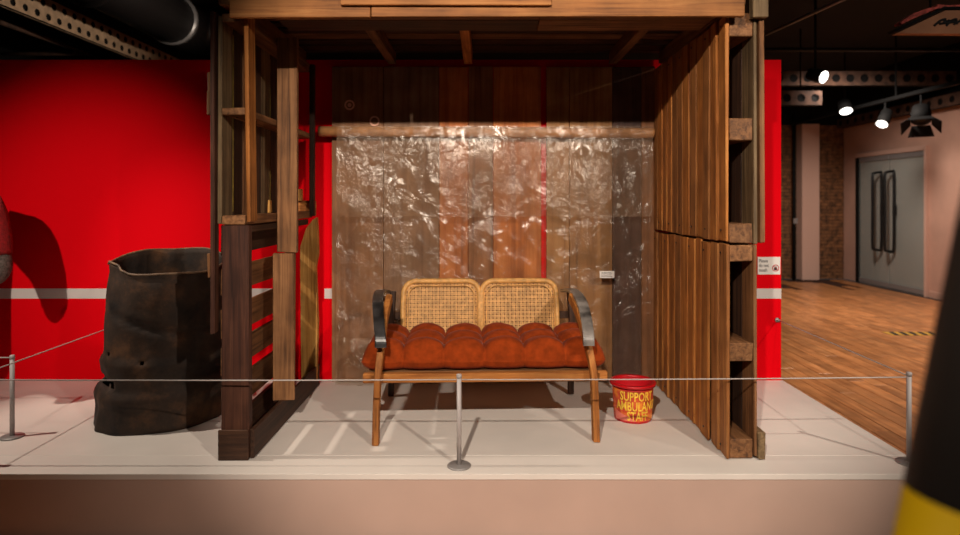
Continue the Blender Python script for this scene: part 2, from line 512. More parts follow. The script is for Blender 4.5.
# glass double door in the right wall
D0, D1, DZ = 11.2, 13.16, 2.30
door = struct(thing('door_1', 'glass double door with long loop handles in the salmon wall', 'door', (7.97, 0, 0)))
box('door_frame', -.03, .03, D1, D1 + .10, FLOOR, DZ, M['black'], door)
box('door_frame', -.03, .03, D0 - .05, D0, FLOOR, DZ, M['panel'], door)
box('door_head', -.03, .03, D0 - .05, D1 + .1, DZ, DZ + .09, M['panel'], door)
box('door_recess', .022, .03, D0, D1, FLOOR, DZ, mat('frosted_film', (214, 210, 198), .5), door, bevel=0)
midy = (D0 + D1) / 2
for y0, y1 in ((D0 + .01, midy - .006), (midy + .006, D1 - .01)):
    lf = box('door_leaf', -.012, .012, y0, y1, FLOOR + .02, DZ - .01, M['glass'], door, bevel=0)
    cy, cz = (y0 + y1) / 2, (FLOOR + .02 + DZ - .01) / 2
    def sub(nm, a, b_, c0, c1, z0, z1, mm):
        box(nm, a, b_, c0 - cy, c1 - cy, z0 - cz, z1 - cz, mm, lf)
    sub('bottom_rail', -.02, .02, y0, y1, FLOOR + .02, FLOOR + .12, M['steel'])
    sub('top_rail', -.02, .02, y0, y1, DZ - .10, DZ - .01, M['steel'])
    s = 1 if y0 > midy - .1 else -1
    hy = midy + s * .19 - cy
    z0, z1 = .40 - cz, 1.95 - cz
    tube('loop_handle', smooth_path([(-.08, hy, z0), (-.19, hy, z0 + .02), (-.22, hy, z0 + .1), (-.22, hy, (z0 + z1) / 2), (-.22, hy, z1 - .1), (-.19, hy, z1 - .02), (-.08, hy, z1), (-.045, hy, z1 - .06), (-.04, hy, (z0 + z1) / 2), (-.045, hy, z0 + .06), (-.08, hy, z0)], 4), .026, M['blackgloss'], lf, 8)
    box('handle_plate', -.05, -.012, hy - .04, hy + .04, 1.10 - cz, 1.30 - cz, M['blackgloss'], lf)

# steel and services under the black ceiling
def perforated(name, label, length, h, depth, holes_n, m, loc, rotz, rows=2):
    """box girder along its own x with round holes in the faces"""
    t = thing(name, label, 'beam', loc, rotz)
    cw, ch = length / holes_n, h / rows
    for y in (-depth / 2, depth / 2):
        V, Fc = [], []
        for r_ in range(rows):
            sh = 0 if r_ % 2 == 0 else cw / 2
            for i in range(holes_n):
                cx = (i + .5) * cw + sh; cz = (r_ + .5) * ch
                k = len(V)
                for rr_, sq in ((0, 1), (min(cw, ch) * .30, 0)):
                    for j in range(8):
                        a = math.pi / 4 * j
                        ox, oz = math.cos(a), math.sin(a)
                        f = 1 / max(abs(ox), abs(oz))
                        V.append((cx + ox * f * cw / 2, y, cz + oz * f * ch / 2) if sq else (cx + ox * rr_, y, cz + oz * rr_))
                for j in range(8):
                    Fc.append((k + j, k + (j + 1) % 8, k + 8 + (j + 1) % 8, k + 8 + j))
        mesh_obj('web', V, Fc, m, t)
    box('core', 0, length, -depth / 2 + .02, depth / 2 - .02, .001, h - .001, M['black'], t, bevel=0)
    return t
perforated('steel_girder', 'pale perforated steel girder running back over the red wall', 8.0, .27, .06, 46, M['beige_metal'], (-4.86, 5.4, 3.36), R(90))
perforated('steel_girder', 'long brown perforated girder crossing the ceiling above the glass door', 6.2, .24, .14, 26, M['brown_metal'], (1.75, 10.5, 3.33), 0, 1)
perforated('steel_girder', 'short brown perforated girder below the long crossing girder', 1.3, .22, .14, 6, M['brown_metal'], (3.9, 9.6, 2.86), 0, 1)
for x in (.3, 1.0):
    tube('hanger', [(x, 0, .23), (x, 0, 1.19)], .012, M['black'], bpy.data.objects['steel_girder.002'], 6)
perforated('steel_girder', 'brown perforated girder running along the top of the salmon wall', 7.0, .2, .12, 26, M['brown_metal'], (7.86, 6.7, 2.98), R(90), 1)
p1, p2 = at(60, -30, 5.6), at(176, 30, 7.6)
duct = thing('air_duct', 'large dark round air duct under the ceiling above the red wall', 'duct')
dp = [(-4.1, 5.2, 3.72), (-4.0, 6.6, 3.70), (-3.95, 7.9, 3.68)]
tube('duct_run', dp, .30, M['duct'], duct, 24)
tube('duct_elbow', smooth_path([(-3.95, 7.9, 3.68), (-3.9, 8.3, 3.68), (-3.6, 8.55, 3.7), (-3.2, 8.6, 3.72)], 5), .31, M['duct'], duct, 24)
for y, x in ((7.85, -3.95), (6.3, -4.02)):
    tube('duct_collar', [(x, y - .03, 3.685), (x, y + .03, 3.685)], .325, M['steel'] if y > 7 else M['duct'], duct, 24)
tag(tube('pipe', [(-4.66, 5.2, 3.80), (-4.5, 9.5, 3.72)], .07, M['blackgloss'], None, 12), 'slim glossy black pipe between the pale girder and the round duct', 'pipe')
tag(tube('pipe', [at(0, 22, 7), at(88, 54, 9)], .03, M['brown_metal'], None, 8), 'thin sloping brown pipe below the pale girder', 'pipe')
tag(tube('pipe', [at(-20, 54, 9), at(88, 53.5, 9)], .028, M['brown_metal'], None, 8), 'thin level brown pipe just above the red wall', 'pipe')
tag(tube('pipe', [at(738, 47, 7), at(850, -4, 5)], .018, M['steel'], None, 8), 'thin grey conduit slanting under the ceiling beside the pallet hut', 'pipe')
tag(tube('pipe', [(3.2, 9.0, 3.58), (7.6, 9.0, 3.58)], .03, M['duct'], None, 8), 'level black pipe above the brown crossing girder', 'pipe')
lv = thing('ceiling_louvre', 'dark slatted ceiling louvre beside the round duct', 'vent', (-3.5, 8.9, 3.9))
box('louvre_frame', -.5, .6, .28, .32, -.42, -.34, M['brown_metal'], lv)
for i in range(5):
    box('slat', -.5, .6, -.0, .28, -.3 + i * .08, -.28 + i * .08, M['duct'], lv)

def track_light(label, loc, aim, lit, r=.085, ln=.2, drop=.2, barn=False):
    t = thing('track_spotlight', label, 'spotlight', loc, 0, 'track spotlights')
    d = Vector(aim).normalized()
    hp = -d * ln
    tube('housing', [hp, hp * .5, Vector((0, 0, 0))], [r * .9, r, r], M['black'], t, 16)
    tube('lens', [d * .002, d * .008], r * .9, M['lamp'] if lit else M['duct'], t, 16)
    if not drop:
        drop = 4.05 - loc[2] - hp.z * .6
    tube('stem', [hp * .6, hp * .6 + Vector((0, 0, drop))], .016, M['black'], t, 8)
    if barn:
        s = d.cross(Vector((0, 0, 1))).normalized(); u = s.cross(d)
        for a, b_ in ((s, u), (u, s), (-s, u), (-u, s)):
            q = [a * r + b_ * r * .9, a * r - b_ * r * .9, a * r * 1.9 + d * .13 - b_ * r * 1.3, a * r * 1.9 + d * .13 + b_ * r * 1.3]
            q2 = [v + a * .006 for v in q]
            mesh_obj('barn_door', q + q2, [(0, 1, 2, 3), (7, 6, 5, 4), (0, 4, 5, 1), (1, 5, 6, 2), (2, 6, 7, 3), (3, 7, 4, 0)], M['black'], t)
    return t
track_light('brightly lit round spotlight in front of the long brown girder', at(823.5, 77, 8), (.42, -.80, -.36), True, .088, .2, 0)
track_light('lit spotlight hanging under the ceiling between the brown girders', at(846, 111, 11), (-.1, -.5, -.85), True, .11, .2, 0)
track_light('black spotlight with a lit face in front of the salmon wall', at(882, 124, 10.2), (-.55, -.35, -.8), True, .092, .28, .235)
track_light('black spotlight with open flaps hanging before the salmon wall', at(921, 121, 9.4), (-.25, -.35, -.85), False, .13, .24, .28, True)
tr = thing('lighting_track', 'black ceiling track carrying spotlights along the salmon wall', 'track', (0, 0, 0))
box('rail', 6.62, 6.68, 6.5, 13.4, 3.02, 3.08, M['black'], tr)
for y in (7.5, 10, 12.5):
    box('hanger', 6.64, 6.66, y, y + .02, 3.08, 4.05, M['black'], tr, bevel=0)

# hanging sign, upper right
hs = thing('hanging_sign', 'tan board with black brush lettering and pink fringe hung from the ceiling', 'sign', (0, 5.0, 0))
def prism(name, pts, y0, y1, m, parent):
    n = len(pts)
    V = [(x, y0, z) for x, z in pts] + [(x, y1, z) for x, z in pts]
    Fc = [tuple(range(n)), tuple(range(2 * n - 1, n - 1, -1))] + [(i, n + i, n + (i + 1) % n, (i + 1) % n) for i in range(n)]
    return mesh_obj(name, V, Fc, m, parent)
sp = lambda px, py: (at(px, py, 5).x, at(px, py, 5).z)
prism('board', [sp(894, 34.5), sp(1010, 35), sp(1010, 11), sp(943, 11.5)], -.03, .03, M['sign'], hs)
prism('dark_edge', [sp(893, 33), sp(943, 10), sp(1010, 9.5), sp(1010, 7), sp(941, 8), sp(891, 31)], -.035, .05, M['black'], hs)
prism('fringe', [sp(900, 25), sp(912, 19), sp(936, 9), sp(1010, 7.5), sp(1010, 2), sp(962, 5), sp(948, 6), sp(936, 5), sp(935, 7.5), sp(926, 9), sp(912, 14), sp(899, 23)], -.02, .06, M['fringe'], hs)
for k, st in enumerate(([(931, 27), (937, 22), (942, 20.5), (941, 24), (946, 21.5)], [(943, 27), (948, 22), (953, 20.5), (951, 26)], [(936, 25), (944, 24), (952, 23)], [(953, 25), (958, 21), (962, 20), (960, 25), (966, 22)])):
    tube('brush_letter', smooth_path([(sp(a, b_)[0], -.034, sp(a, b_)[1]) for a, b_ in st], 4), .010, M['ink'], hs, 6)
for x in (3.6, 4.3):
    tube('hanging_rod', [(x, .0, 2.9), (x, 0, 4.05)], .008, M['black'], hs, 6)

# hazard tape on the wooden floor
ft = thing('floor_tape', 'black and yellow hazard tape strip stuck on the wooden floor', 'floor tape', (5.6, 8.11, FLOOR))
box('tape', -.33, .33, -.11, .11, .0005, .003, M['yellow_dull'], ft, bevel=0)
for i in range(5):
    x = -.29 + i * .125
    mesh_obj('black_stripe', [(x, -.11, .0035), (x + .06, -.11, .0035), (x + .11, .11, .0035), (x + .05, .11, .0035)], [(0, 1, 2, 3)], M['ink'], ft)

# ---------------------------------------------------------------- platform
pf = thing('display_platform', 'low white display platform with a cream front below the pallet hut', 'platform')
PFY = 3.168
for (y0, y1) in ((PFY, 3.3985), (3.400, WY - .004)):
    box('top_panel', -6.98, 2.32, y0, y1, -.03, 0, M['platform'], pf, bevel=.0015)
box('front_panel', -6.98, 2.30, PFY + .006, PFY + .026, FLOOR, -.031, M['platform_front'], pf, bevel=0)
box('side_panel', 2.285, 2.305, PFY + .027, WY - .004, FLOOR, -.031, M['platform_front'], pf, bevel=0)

# ================================================================ PALLET HUT
PFR = 3.34                                            # fronts of the pallets
def jr(a=.004):
    return (random.uniform(-a, a), random.uniform(-a, a), random.uniform(-a, a))
# ---- right, lower
XI, XO = 1.30, 1.452
rl = thing('wooden_pallet', 'lower right upright pallet of tan vertical slats standing on the platform', 'pallet', (0, 0, 0), 0, 'pallets of the hut')
def nails(parent, lst, axis):
    for x, y, z in lst:
        d = Vector(axis)
        p = Vector((x, y, z))
        tube('nail', [p - d * .002, p + d * .003], .006, M['nail'], parent, 6, False)
def right_slats(par, z0, z1, n, ragged, yb=4.76):
    y = PFR - .012
    w_ = (yb - y) / n
    for i in range(n):
        ww = w_ * random.uniform(.88, .96)
        zz0, zz1 = z0 + random.uniform(0, ragged), z1 - random.uniform(0, .012)
        dx = random.uniform(-.007, .005)
        o = box('slat', XI + dx, XI + dx + .018, y, y + ww, zz0, zz1, W[random.choice(['orangez', 'orangez', 'orangez', 'tanz', 'tanz'])], par, .004, .003)
        o.rotation_euler = (random.uniform(-.005, .005), random.uniform(-.003, .003), random.uniform(-.06, .02))
        if i % 2 == 0:
            nails(par, [(XI - .009, y + ww * .5, zz0 + .06), (XI - .009, y + ww * .5, zz1 - .05)], (-1, 0, 0))
        y += w_
right_slats(rl, .008, 1.166, 11, .004)
for z0, z1, c in ((.008, .112, 'orangey'), (.53, .627, 'orangey'), (1.07, 1.155, 'orangey')):
    box('stringer', XI + .024, XO - .002, PFR + .004, 4.75, z0, z1, W['browny'], rl, .004, .003)
y = PFR
for i in range(9):
    box('slat', XO, XO + .02, y, y + .15, .02, 1.158, W['brownz' if i == 0 else 'darkz'], rl, .003, .003)  # slats behind the first use dark wood for the shade inside the pallet
    y += .156
box('bottom_board', XO + .021, XO + .062, PFR - .01, 4.62, .008, .155, W['greyy'], rl, .004, .004)
br = box('brace', XI + .05, XI + .072, PFR + .27, PFR + .38, .12, 1.06, W['brownz'], rl, .003, .003)
br.rotation_euler = (.22, 0, 0)
# ---- right, upper
ru = thing('wooden_pallet', 'upper right upright pallet of tan vertical slats carrying the roof', 'pallet', (0, 0, 0), 0, 'pallets of the hut')
right_slats(ru, 1.170, 2.40, 12, .008)
for z0, z1 in ((1.167, 1.273), (1.72, 1.84), (2.285, 2.408)):
    box('stringer', XI + .024, XO - .004, PFR + .004, 4.75, z0, z1, W['browny'], ru, .004, .003)
y = PFR
for i in range(9):
    box('slat', XO - .002, XO + .02, y, y + .15, 1.163, 2.42, W['greyz' if i == 0 else 'darkz'], ru, .003, .003)  # past the first slat, darker wood carries the pallet's inner shade
    y += .156
box('corner_post', XO + .028, XO + .058, PFR - .01, PFR + .06, 1.17, 2.52, W['brownz'], ru, .004, .004)
box('corner_block', XO - .03, XO + .06, PFR - .055, PFR - .012, 2.37, 2.62, W['greyz'], ru, .004, .004)
# ---- left, lower
ll = thing('wooden_pallet', 'lower left dark pallet with open horizontal slats standing on the platform', 'pallet', (0, 0, 0), 0, 'pallets of the hut')
box('stringer', -1.418, -1.268, PFR, PFR + .05, .004, 1.262, W['redbrownz'], ll, .004, .004)
o = box('stringer', -1.312, -1.178, 3.84, 3.875, .16, 1.07, W['brownz'], ll, .004, .004)
# rear stringer, gnarled
rear = [(-1.355, .06), (-1.245, .06), (-1.235, .5), (-1.25, .9), (-1.232, 1.0), (-1.236, 1.16), (-1.243, 1.27), (-1.27, 1.255), (-1.32, 1.19), (-1.365, 1.05), (-1.36, .5)]
prism('stringer', rear, 4.60, 4.645, W['honeyz'], ll)
for z0, z1 in ((.006, .158), (.204, .373), (.437, .586), (.64, .80), (.877, 1.021), (1.092, 1.264)):
    box('slat', -1.442, -1.42, PFR + .052 + random.uniform(0, .01), 4.66, z0, z1, W['browny' if .1 < z0 < 1 else 'darky'], ll, .003, .003)
box('bottom_rail', -1.264, -1.243, PFR + .01, 4.70, .004, .162, W['darky'], ll, .003, .003)
box('bottom_rail', -1.428, -1.266, PFR - .014, PFR - .002, .002, .165, W['darkx'], ll, .003, .003)
box('top_rail', -1.318, -1.296, PFR + .055, 4.58, 1.22, 1.258, W['darky'], ll, .003, .003)
# ---- left, upper
lu = thing('wooden_pallet', 'upper left pallet frame with loose uprights and yellow edged boards', 'pallet', (0, 0, 0), 0, 'pallets of the hut')
cp = tag(box('timber_post', -1.474, -1.450, PFR - .01, PFR + .06, .68, 2.42, W['redbrownz'], None, .004, .004), 'long thin reddish timber post at the outer front corner of the left pallets', 'timber')
for z0 in (.98, 1.86, 1.96):
    box('cleat', -1.492, -1.4755, PFR, PFR + .05, z0, z0 + .13, W['brownz'], None, .003, .003)
    child_of(bpy.context.scene.collection.objects[-1], cp)
M['yellowedge'] = mat('yellow_board_edge', (128, 104, 24), .8, var=.2, vscale=20)
y = PFR + .02
for i, (ww, z1) in enumerate(((.15, 2.40), (.13, 2.38), (.15, 2.41), (.12, 2.38), (.16, 2.4), (.14, 2.39), (.16, 2.4), (.12, 2.4))):
    s = box('slat', -1.442, -1.42, y, y + ww, 1.27, z1, W[('greyz', 'darkz', 'brownz', 'darkz')[i % 4]], lu, .003, .003)  # dark boards put the shade on the outer deck into the colour
    if i in (0, 2, 4):
        box('painted_edge', -.012, .0115, ww / 2 + .0005, ww / 2 + .004, -.5, .5, M['yellowedge'], s, bevel=0)
    y += ww + .012
box('stringer', -1.416, -1.29, PFR + .004, 4.66, 1.858, 1.897, W['browny'], lu, .004, .003)
box('stringer', -1.416, -1.29, PFR + .004, 4.66, 1.266, 1.318, W['browny'], lu, .004, .003)
box('stringer', -1.416, -1.29, PFR + .004, 4.66, 2.36, 2.408, W['browny'], lu, .004, .003)
u = box('upright', -1.287, -1.263, PFR, PFR + .10, 1.28, 2.405, W['orangez'], lu, .003, .003)
u.rotation_euler = (0, -.012, 0)
tag(box('timber_plank', -1.286, -1.158, 3.842, 3.877, 1.075, 2.405, W['brownz'], None, .004, .004), 'wide upright brown plank reaching from the lower left pallet to the roof', 'timber')
box('upright', -1.292, -1.258, 4.58, 4.63, 1.28, 2.405, W['darkz'], lu, .003, .003)
box('cross_board', -1.42, -1.262, 4.645, 4.672, 1.285, 1.395, W['orangex'], lu, .003, .003)
box('offcut', -1.40, -1.355, 4.60, 4.64, 1.396, 1.48, W['honeyz'], lu, .003, .003)
box('offcut', -1.39, -1.375, 3.98, 4.02, 1.319, 1.40, W['honeyz'], lu, .003, .003)
nails(lu, [(-1.37, 3.44, 1.857), (-1.33, 3.62, 1.857)], (0, 0, -1))
# ---- roof
ro = thing('roof_pallet', 'slatted timber roof pallet with an orange fascia laid across the hut', 'pallet', (0, 0, 0))
FY = 3.25
sx = lambda px: (px - PX) * FY / F
box('fascia_board', sx(229), sx(371) - .002, FY, FY + .03, 2.360, 2.60, W['tanx'], ro, .003, .003)
box('fascia_board', sx(371) + .002, sx(745), FY, FY + .03, 2.362, 2.61, W['tanx'], ro, .003, .003)
box('fascia_board', sx(341), sx(551), FY - .028, FY - .002, 2.416, 2.62, W['tanx'], ro, .003, .003)
box('soffit_board', -1.16, .31, FY + .034, FY + .24, 2.412, 2.434, W['brownx'], ro, .003, .003)
box('soffit_board', .315, 1.29, FY + .034, FY + .24, 2.412, 2.432, W['brownx'], ro, .003, .003)
box('soffit_board', -1.16, .31, FY + .245, FY + .45, 2.410, 2.432, W['darkx'], ro, .003, .003)
box('soffit_board', .315, 1.29, FY + .245, FY + .45, 2.412, 2.434, W['brownx'], ro, .003, .003)
for x in (-1.38, -.70, -.12, .98, 1.36):
    box('joist', x - .03, x + .03, FY + .04, 4.72, 2.436, 2.53, W['browny' if abs(x) > .5 else 'orangey'], ro, .003, .003)
y = FY + .04
while y < 4.72:
    ww = random.uniform(.09, .13)
    box('slat', -1.46, 1.46, y, min(y + ww, 4.78), 2.532, 2.552, W[random.choice(['brownx', 'darkx'])], ro, .003, .003)
    y += ww + random.uniform(.02, .05)

# ---- boards behind the sheet
bk = thing('board_backing', 'row of tall brown boards leaning on the red wall behind the plastic sheet', 'boards', (0, 0, 0))
bx = lambda px: (px - PX) * 4.78 / F
cuts = [(332, 383.5, 0), (384, 439, 1), (439.5, 468, 2), (468.5, 493, 3), (493.5, 541, 4), (546.5, 569, 5), (569.5, 612, 5), (612.5, 641, 6), (641.5, 655, 3)]
for a, b_, k in cuts:
    box('board', bx(a), bx(b_), 4.775, 4.80, .002, 2.43 - random.uniform(0, .006), PLY[k], bk, .002, 0)
def ring(name, px, py, r0, r1, Y, m, parent):
    c = at(px, py, Y); V, Fc = [], []
    for k in range(24):
        a = 2 * math.pi * k / 24
        V += [(c.x + r0 * math.cos(a), Y, c.z + r0 * math.sin(a)), (c.x + r1 * math.cos(a), Y, c.z + r1 * math.sin(a))]
    for k in range(24):
        Fc.append((2 * k, 2 * k + 1, (2 * k + 3) % 48, (2 * k + 2) % 48))
    return mesh_obj(name, V, Fc, m, parent)
M['stamp'] = mat('pale_stamp', (232, 176, 150), .8)
ring('stamp_ring', 349.5, 105, .026, .040, 4.773, M['stamp'], bk); ring('stamp_ring', 349.5, 105, .0, .016, 4.773, M['stamp'], bk)
ring('stamp_ring', 374.5, 121, .026, .040, 4.773, M['stamp'], bk)
# ---- pole and sheet
RY = 4.70
pole = tag(tube('hanging_pole', [(-1.25, RY, 1.92)] + [(-1.25 + .36 * i, RY, 1.92 - .002 * i) for i in range(1, 8)] + [(1.285, RY, 1.905)], .040, M['tube'], None, 16), 'round wooden pole across the hut holding up the plastic sheet', 'pole')
def sheet(name, x0, x1, z0, z1, yb, amp, seed, m, parent, nx=150, nz=110, gather=0):
    V, Fc = [], []
    for j in range(nz + 1):
        tz = j / nz; z = z1 + (z0 - z1) * tz
        for i in range(nx + 1):
            tx = i / nx; x = x0 + (x1 - x0) * tx
            g = min(1, tz * 6 + .1)
            p = Vector((x * 2.2 + seed, z * 1.3, seed))
            d = noise.noise(p) * .8 + noise.noise(p * 2.7) * .45 + (1 - abs(noise.noise(Vector((x * 7, z * 5 + seed, 3.1))))) ** 6 * .5 + noise.noise(Vector((x * 14, z * 9, seed))) * .18
            zz = z + (noise.noise(Vector((x * 3, seed, 9))) * .015 if tz > .97 else 0)
            V.append((x, yb - max(-.8, min(1.4, d)) * amp * g, zz))
    for j in range(nz):
        for i in range(nx):
            a = j * (nx + 1) + i
            Fc.append((a, a + 1, a + nx + 2, a + nx + 1))
    return mesh_obj(name, V, Fc, m, parent, smooth=True)
ps = thing('plastic_sheet', 'crinkled clear plastic sheet hanging from the pole behind the sofa', 'plastic sheet')
sheet('sheet_drop', -1.125, 1.27, .012, 1.874, 4.72, .022, 4.0, M['sheet'], ps)
sheet('sheet_flap', -1.10, 1.262, 1.275, 1.955, 4.640, .016, 11.0, M['flap'], ps, 150, 60)
# the gathered foot of the sheet, left of the sofa
V, Fc = [], []
for j in range(21):
    for i in range(41):
        tx, tz = i / 40, j / 20
        x = -1.12 + .36 * tx; z = .36 * (1 - tz) + .008
        bul = .07 * math.sin(math.pi * tx) * math.sin(math.pi * min(1, .15 + tz * .8)) + .02 * noise.noise(Vector((x * 20, z * 16, 2)))
        V.append((x, 4.67 - max(0, bul), z + .02 * math.sin(tx * 9) * tz * (tz < .99)))
for j in range(20):
    for i in range(40):
        a = j * 41 + i
        Fc.append((a, a + 1, a + 42, a + 41))
mesh_obj('gathered_hem', V, Fc, M['flap'], ps, smooth=True)
lb = thing('paper_label', 'small white paper label on the boards above the sofa arm', 'label', at(607, 274.5, 4.62))
box('card', -.054, .054, -.002, .002, -.026, .026, M['white'], lb, bevel=0)
for i in range(4):
    box('print_line', -.044, .030 + .008 * (i % 2), -.0035, -.0021, .014 - i * .010, .017 - i * .010, M['ink'], lb, bevel=0)

# ================================================================ SOFA
sf = thing('cane_sofa', 'two seat wooden sofa with cane backs and curved black armrests', 'sofa', (.0145, 3.59, 0.002), R(2.2))
# local frame: x across, y back from the front legs, z up
for s in (-1, 1):
    leg = smooth_path([(s * .635, -.015, .001), (s * .632, 0, .22), (s * .622, .0, .40), (s * .606 - .006, .05, .54), (s * .590 - .014, .16, .69), (s * .572 - .022, .30, .785)], 6)
    band('front_leg', leg, .038, .062, W['orangez'], sf)
    top = lambda k: s * .622 - .040 * k
    arm = smooth_path([(top(1.1), .72, .765), (top(1.05), .50, .80), (top(1), .32, .805), (s * .617 - .03, .16, .775), (s * .607 - .018, .04, .70), (s * .597 - .010, -.035, .615), (s * .594 - .008, -.05, .56)], 6)
    band('armrest', arm, .064, .022, M['lacquer'] if s < 0 else M['lacquer_worn'], sf)
    rl_ = smooth_path([(s * .645, .86, .008), (s * .64, .83, .2), (s * .635, .78, .36), (s * .63, .74, .55), (s * .62, .76, .762)], 5)
    band('rear_leg', rl_, .04, .05, W['darkz'], sf)
    box('side_rail', s * .655 - .022, s * .655 + .022, .05, .80, .335, .38, W['orangey'], sf, .004)
    box('arm_tie', min(s * .572, s * .622) - .03, max(s * .572, s * .622) - .03, .30, .335, .765, .797, W['brownx'], sf, .004)
box('front_rail', -.72, .72, .05, .09, .328, .383, W['orangex'], sf, .005)
box('back_rail', -.62, .62, .74, .78, .335, .38, W['brownx'], sf, .004)
box('seat_board', -.70, .70, .092, .735, .366, .384, W['brownx'], sf, .003)
box('back_cross_rail', -.62, .62, .775, .80, .56, .61, W['darkx'], sf, .004)
# cane backs: rounded frames holding woven cane
def back_panel(cx, wd):
    t = Vector((cx, .70, .42)); tilt = R(-14)
    rt = Matrix.Rotation(tilt, 4, 'X')
    h = .418; rr = .085; hw = wd / 2
    pts = [(-hw * .985, 0, 0), (-hw, 0, h * .4)]
    pts += [(-hw + rr - rr * math.cos(a), 0, h - rr + rr * math.sin(a)) for a in [R(x) for x in range(0, 91, 15)]]
    pts += [(hw - rr + rr * math.sin(a), 0, h - rr + rr * math.cos(a)) for a in [R(x) for x in range(0, 91, 15)]]
    pts += [(hw, 0, h * .4), (hw * .985, 0, 0)]
    P = [t + rt @ Vector(p) for p in pts]
    fr = tube('back_frame', P, .019, M['cane'], sf, 8)
    box_b = lambda a, b_, c, d, y0, y1: (a, b_, y0, y1, c, d)
    def inside(x, z, mrg=.012):
        if z > h - mrg or abs(x) > hw - mrg:
            return False
        dx = abs(x) - (hw - rr); dz = z - (h - rr)
        return not (dx > 0 and dz > 0 and math.hypot(dx, dz) > rr - mrg)
    V, Fc = [], []
    def strand(p, q, wdt, y):
        d = (Vector(q) - Vector(p)).normalized(); n_ = Vector((-d.z, 0, d.x)) * wdt / 2
        k = len(V)
        for e_ in (Vector(p), Vector(q)):
            for sg in (-1, 1):
                for yy in (-.0012, .0012):
                    V.append(t + rt @ (e_ + n_ * sg + Vector((0, y + yy, 0))))
        Fc.extend([(k, k + 2, k + 6, k + 4), (k + 1, k + 5, k + 7, k + 3), (k, k + 4, k + 5, k + 1), (k + 2, k + 3, k + 7, k + 6)])
    pitch = .0265
    n = int(wd / pitch)
    for i in range(n + 1):
        for dd in (-.0048, .0048):
            x = -hw + (i + .5) * wd / (n + 1) + dd
            zt = h
            while zt > 0 and not inside(x, zt):
                zt -= .003
            if zt > .02:
                strand((x, 0, 0), (x, 0, zt), .0066, -.001)
    for i in range(int(h / pitch) + 1):
        for dd in (-.0048, .0048):
            z = i * pitch + .012 + dd
            xt = hw
            while xt > 0 and not inside(xt, z):
                xt -= .003
            if xt > .02:
                strand((-xt, 0, z), (xt, 0, z), .0066, .001)
    cw_ = mesh_obj('cane_weave', V, Fc, M['cane'], sf)
    # the cane's binding spline inside the frame
    P2 = [t + rt @ Vector((p[0] * (1 - .033 / hw), -.012, p[2] - (.033 if p[2] > .1 else 0))) for p in pts]
    tube('spline', P2, .006, M['cane'], sf, 6)
    # dark cloth behind the cane
    B = [t + rt @ Vector((p[0] * .97, .014, p[2] * .97)) for p in pts]
    B2 = [v + rt @ Vector((0, .004, 0)) for v in B]
    nb = len(B)
    mesh_obj('back_lining', B + B2, [tuple(range(nb)), tuple(range(2 * nb - 1, nb - 1, -1))] + [(i, nb + i, nb + (i + 1) % nb, (i + 1) % nb) for i in range(nb)], M['canebg'], sf)
back_panel(-.284, .532)
back_panel(.262, .528)
# tufted cushion
cu = thing('seat_cushion', 'rust orange velvet tufted cushion lying on the cane sofa', 'cushion', (.0145, 3.59, .389), R(2.2))
NC, NR = 6, 3
X0, X1, Y0, Y1, TH = -.735, .72, .062, .685, .182
V, Fc = [], []
nx, ny = 144, 72
def cush(u, v, top):
    ex = min(u, 1 - u) * (X1 - X0); ey = min(v, 1 - v) * (Y1 - Y0)
    e_ = min(1.0, math.sqrt(max(0, 1 - (1 - min(1, ex / .07)) ** 2))) * min(1.0, math.sqrt(max(0, 1 - (1 - min(1, ey / .07)) ** 2)))
    a = abs(math.sin(math.pi * NC * u)); c = abs(math.sin(math.pi * NR * v))
    puff = (a ** .55) * .5 + (c ** .55) * .5
    puff = .30 * puff + .70 * (a * c) ** .42 if a * c > 0 else .30 * puff
    n_ = noise.noise(Vector((u * 9, v * 6, 5))) * .06
    if top:
        return .055 + (TH - .055) * e_ * (.40 + .60 * puff + n_)
    return .055 - .055 * e_ * (.9 + .1 * puff)
for top in (1, 0):
    for j in range(ny + 1):
        for i in range(nx + 1):
            u_, v_ = i / nx, j / ny
            # pinch the outline between the puffs
            pin = .034 * (1 - abs(math.sin(math.pi * NC * u_)) ** .6)
            yy = Y0 + (Y1 - Y0) * v_ + pin * (1 - 2 * v_) * (abs(1 - 2 * v_) ** 3)
            V.append((X0 + (X1 - X0) * u_, yy, cush(u_, v_, top)))
S0 = (nx + 1) * (ny + 1)
for j in range(ny):
    for i in range(nx):
        a = j * (nx + 1) + i
        Fc.append((a, a + 1, a + nx + 2, a + nx + 1))
        Fc.append((S0 + a, S0 + a + nx + 1, S0 + a + nx + 2, S0 + a + 1))
mesh_obj('cushion_body', V, Fc, M['velvet'], cu, smooth=True)
for i in range(1, NC):
    for j in range(1, NR):
        u_, v_ = i / NC, j / NR
        lathe('button', [(0.0001, .008), (.006, .007), (.011, .002), (.011, -.004)], M['velvet_d'], cu, 12, (X0 + (X1 - X0) * u_, Y0 + (Y1 - Y0) * v_, cush(u_, v_, 1)))

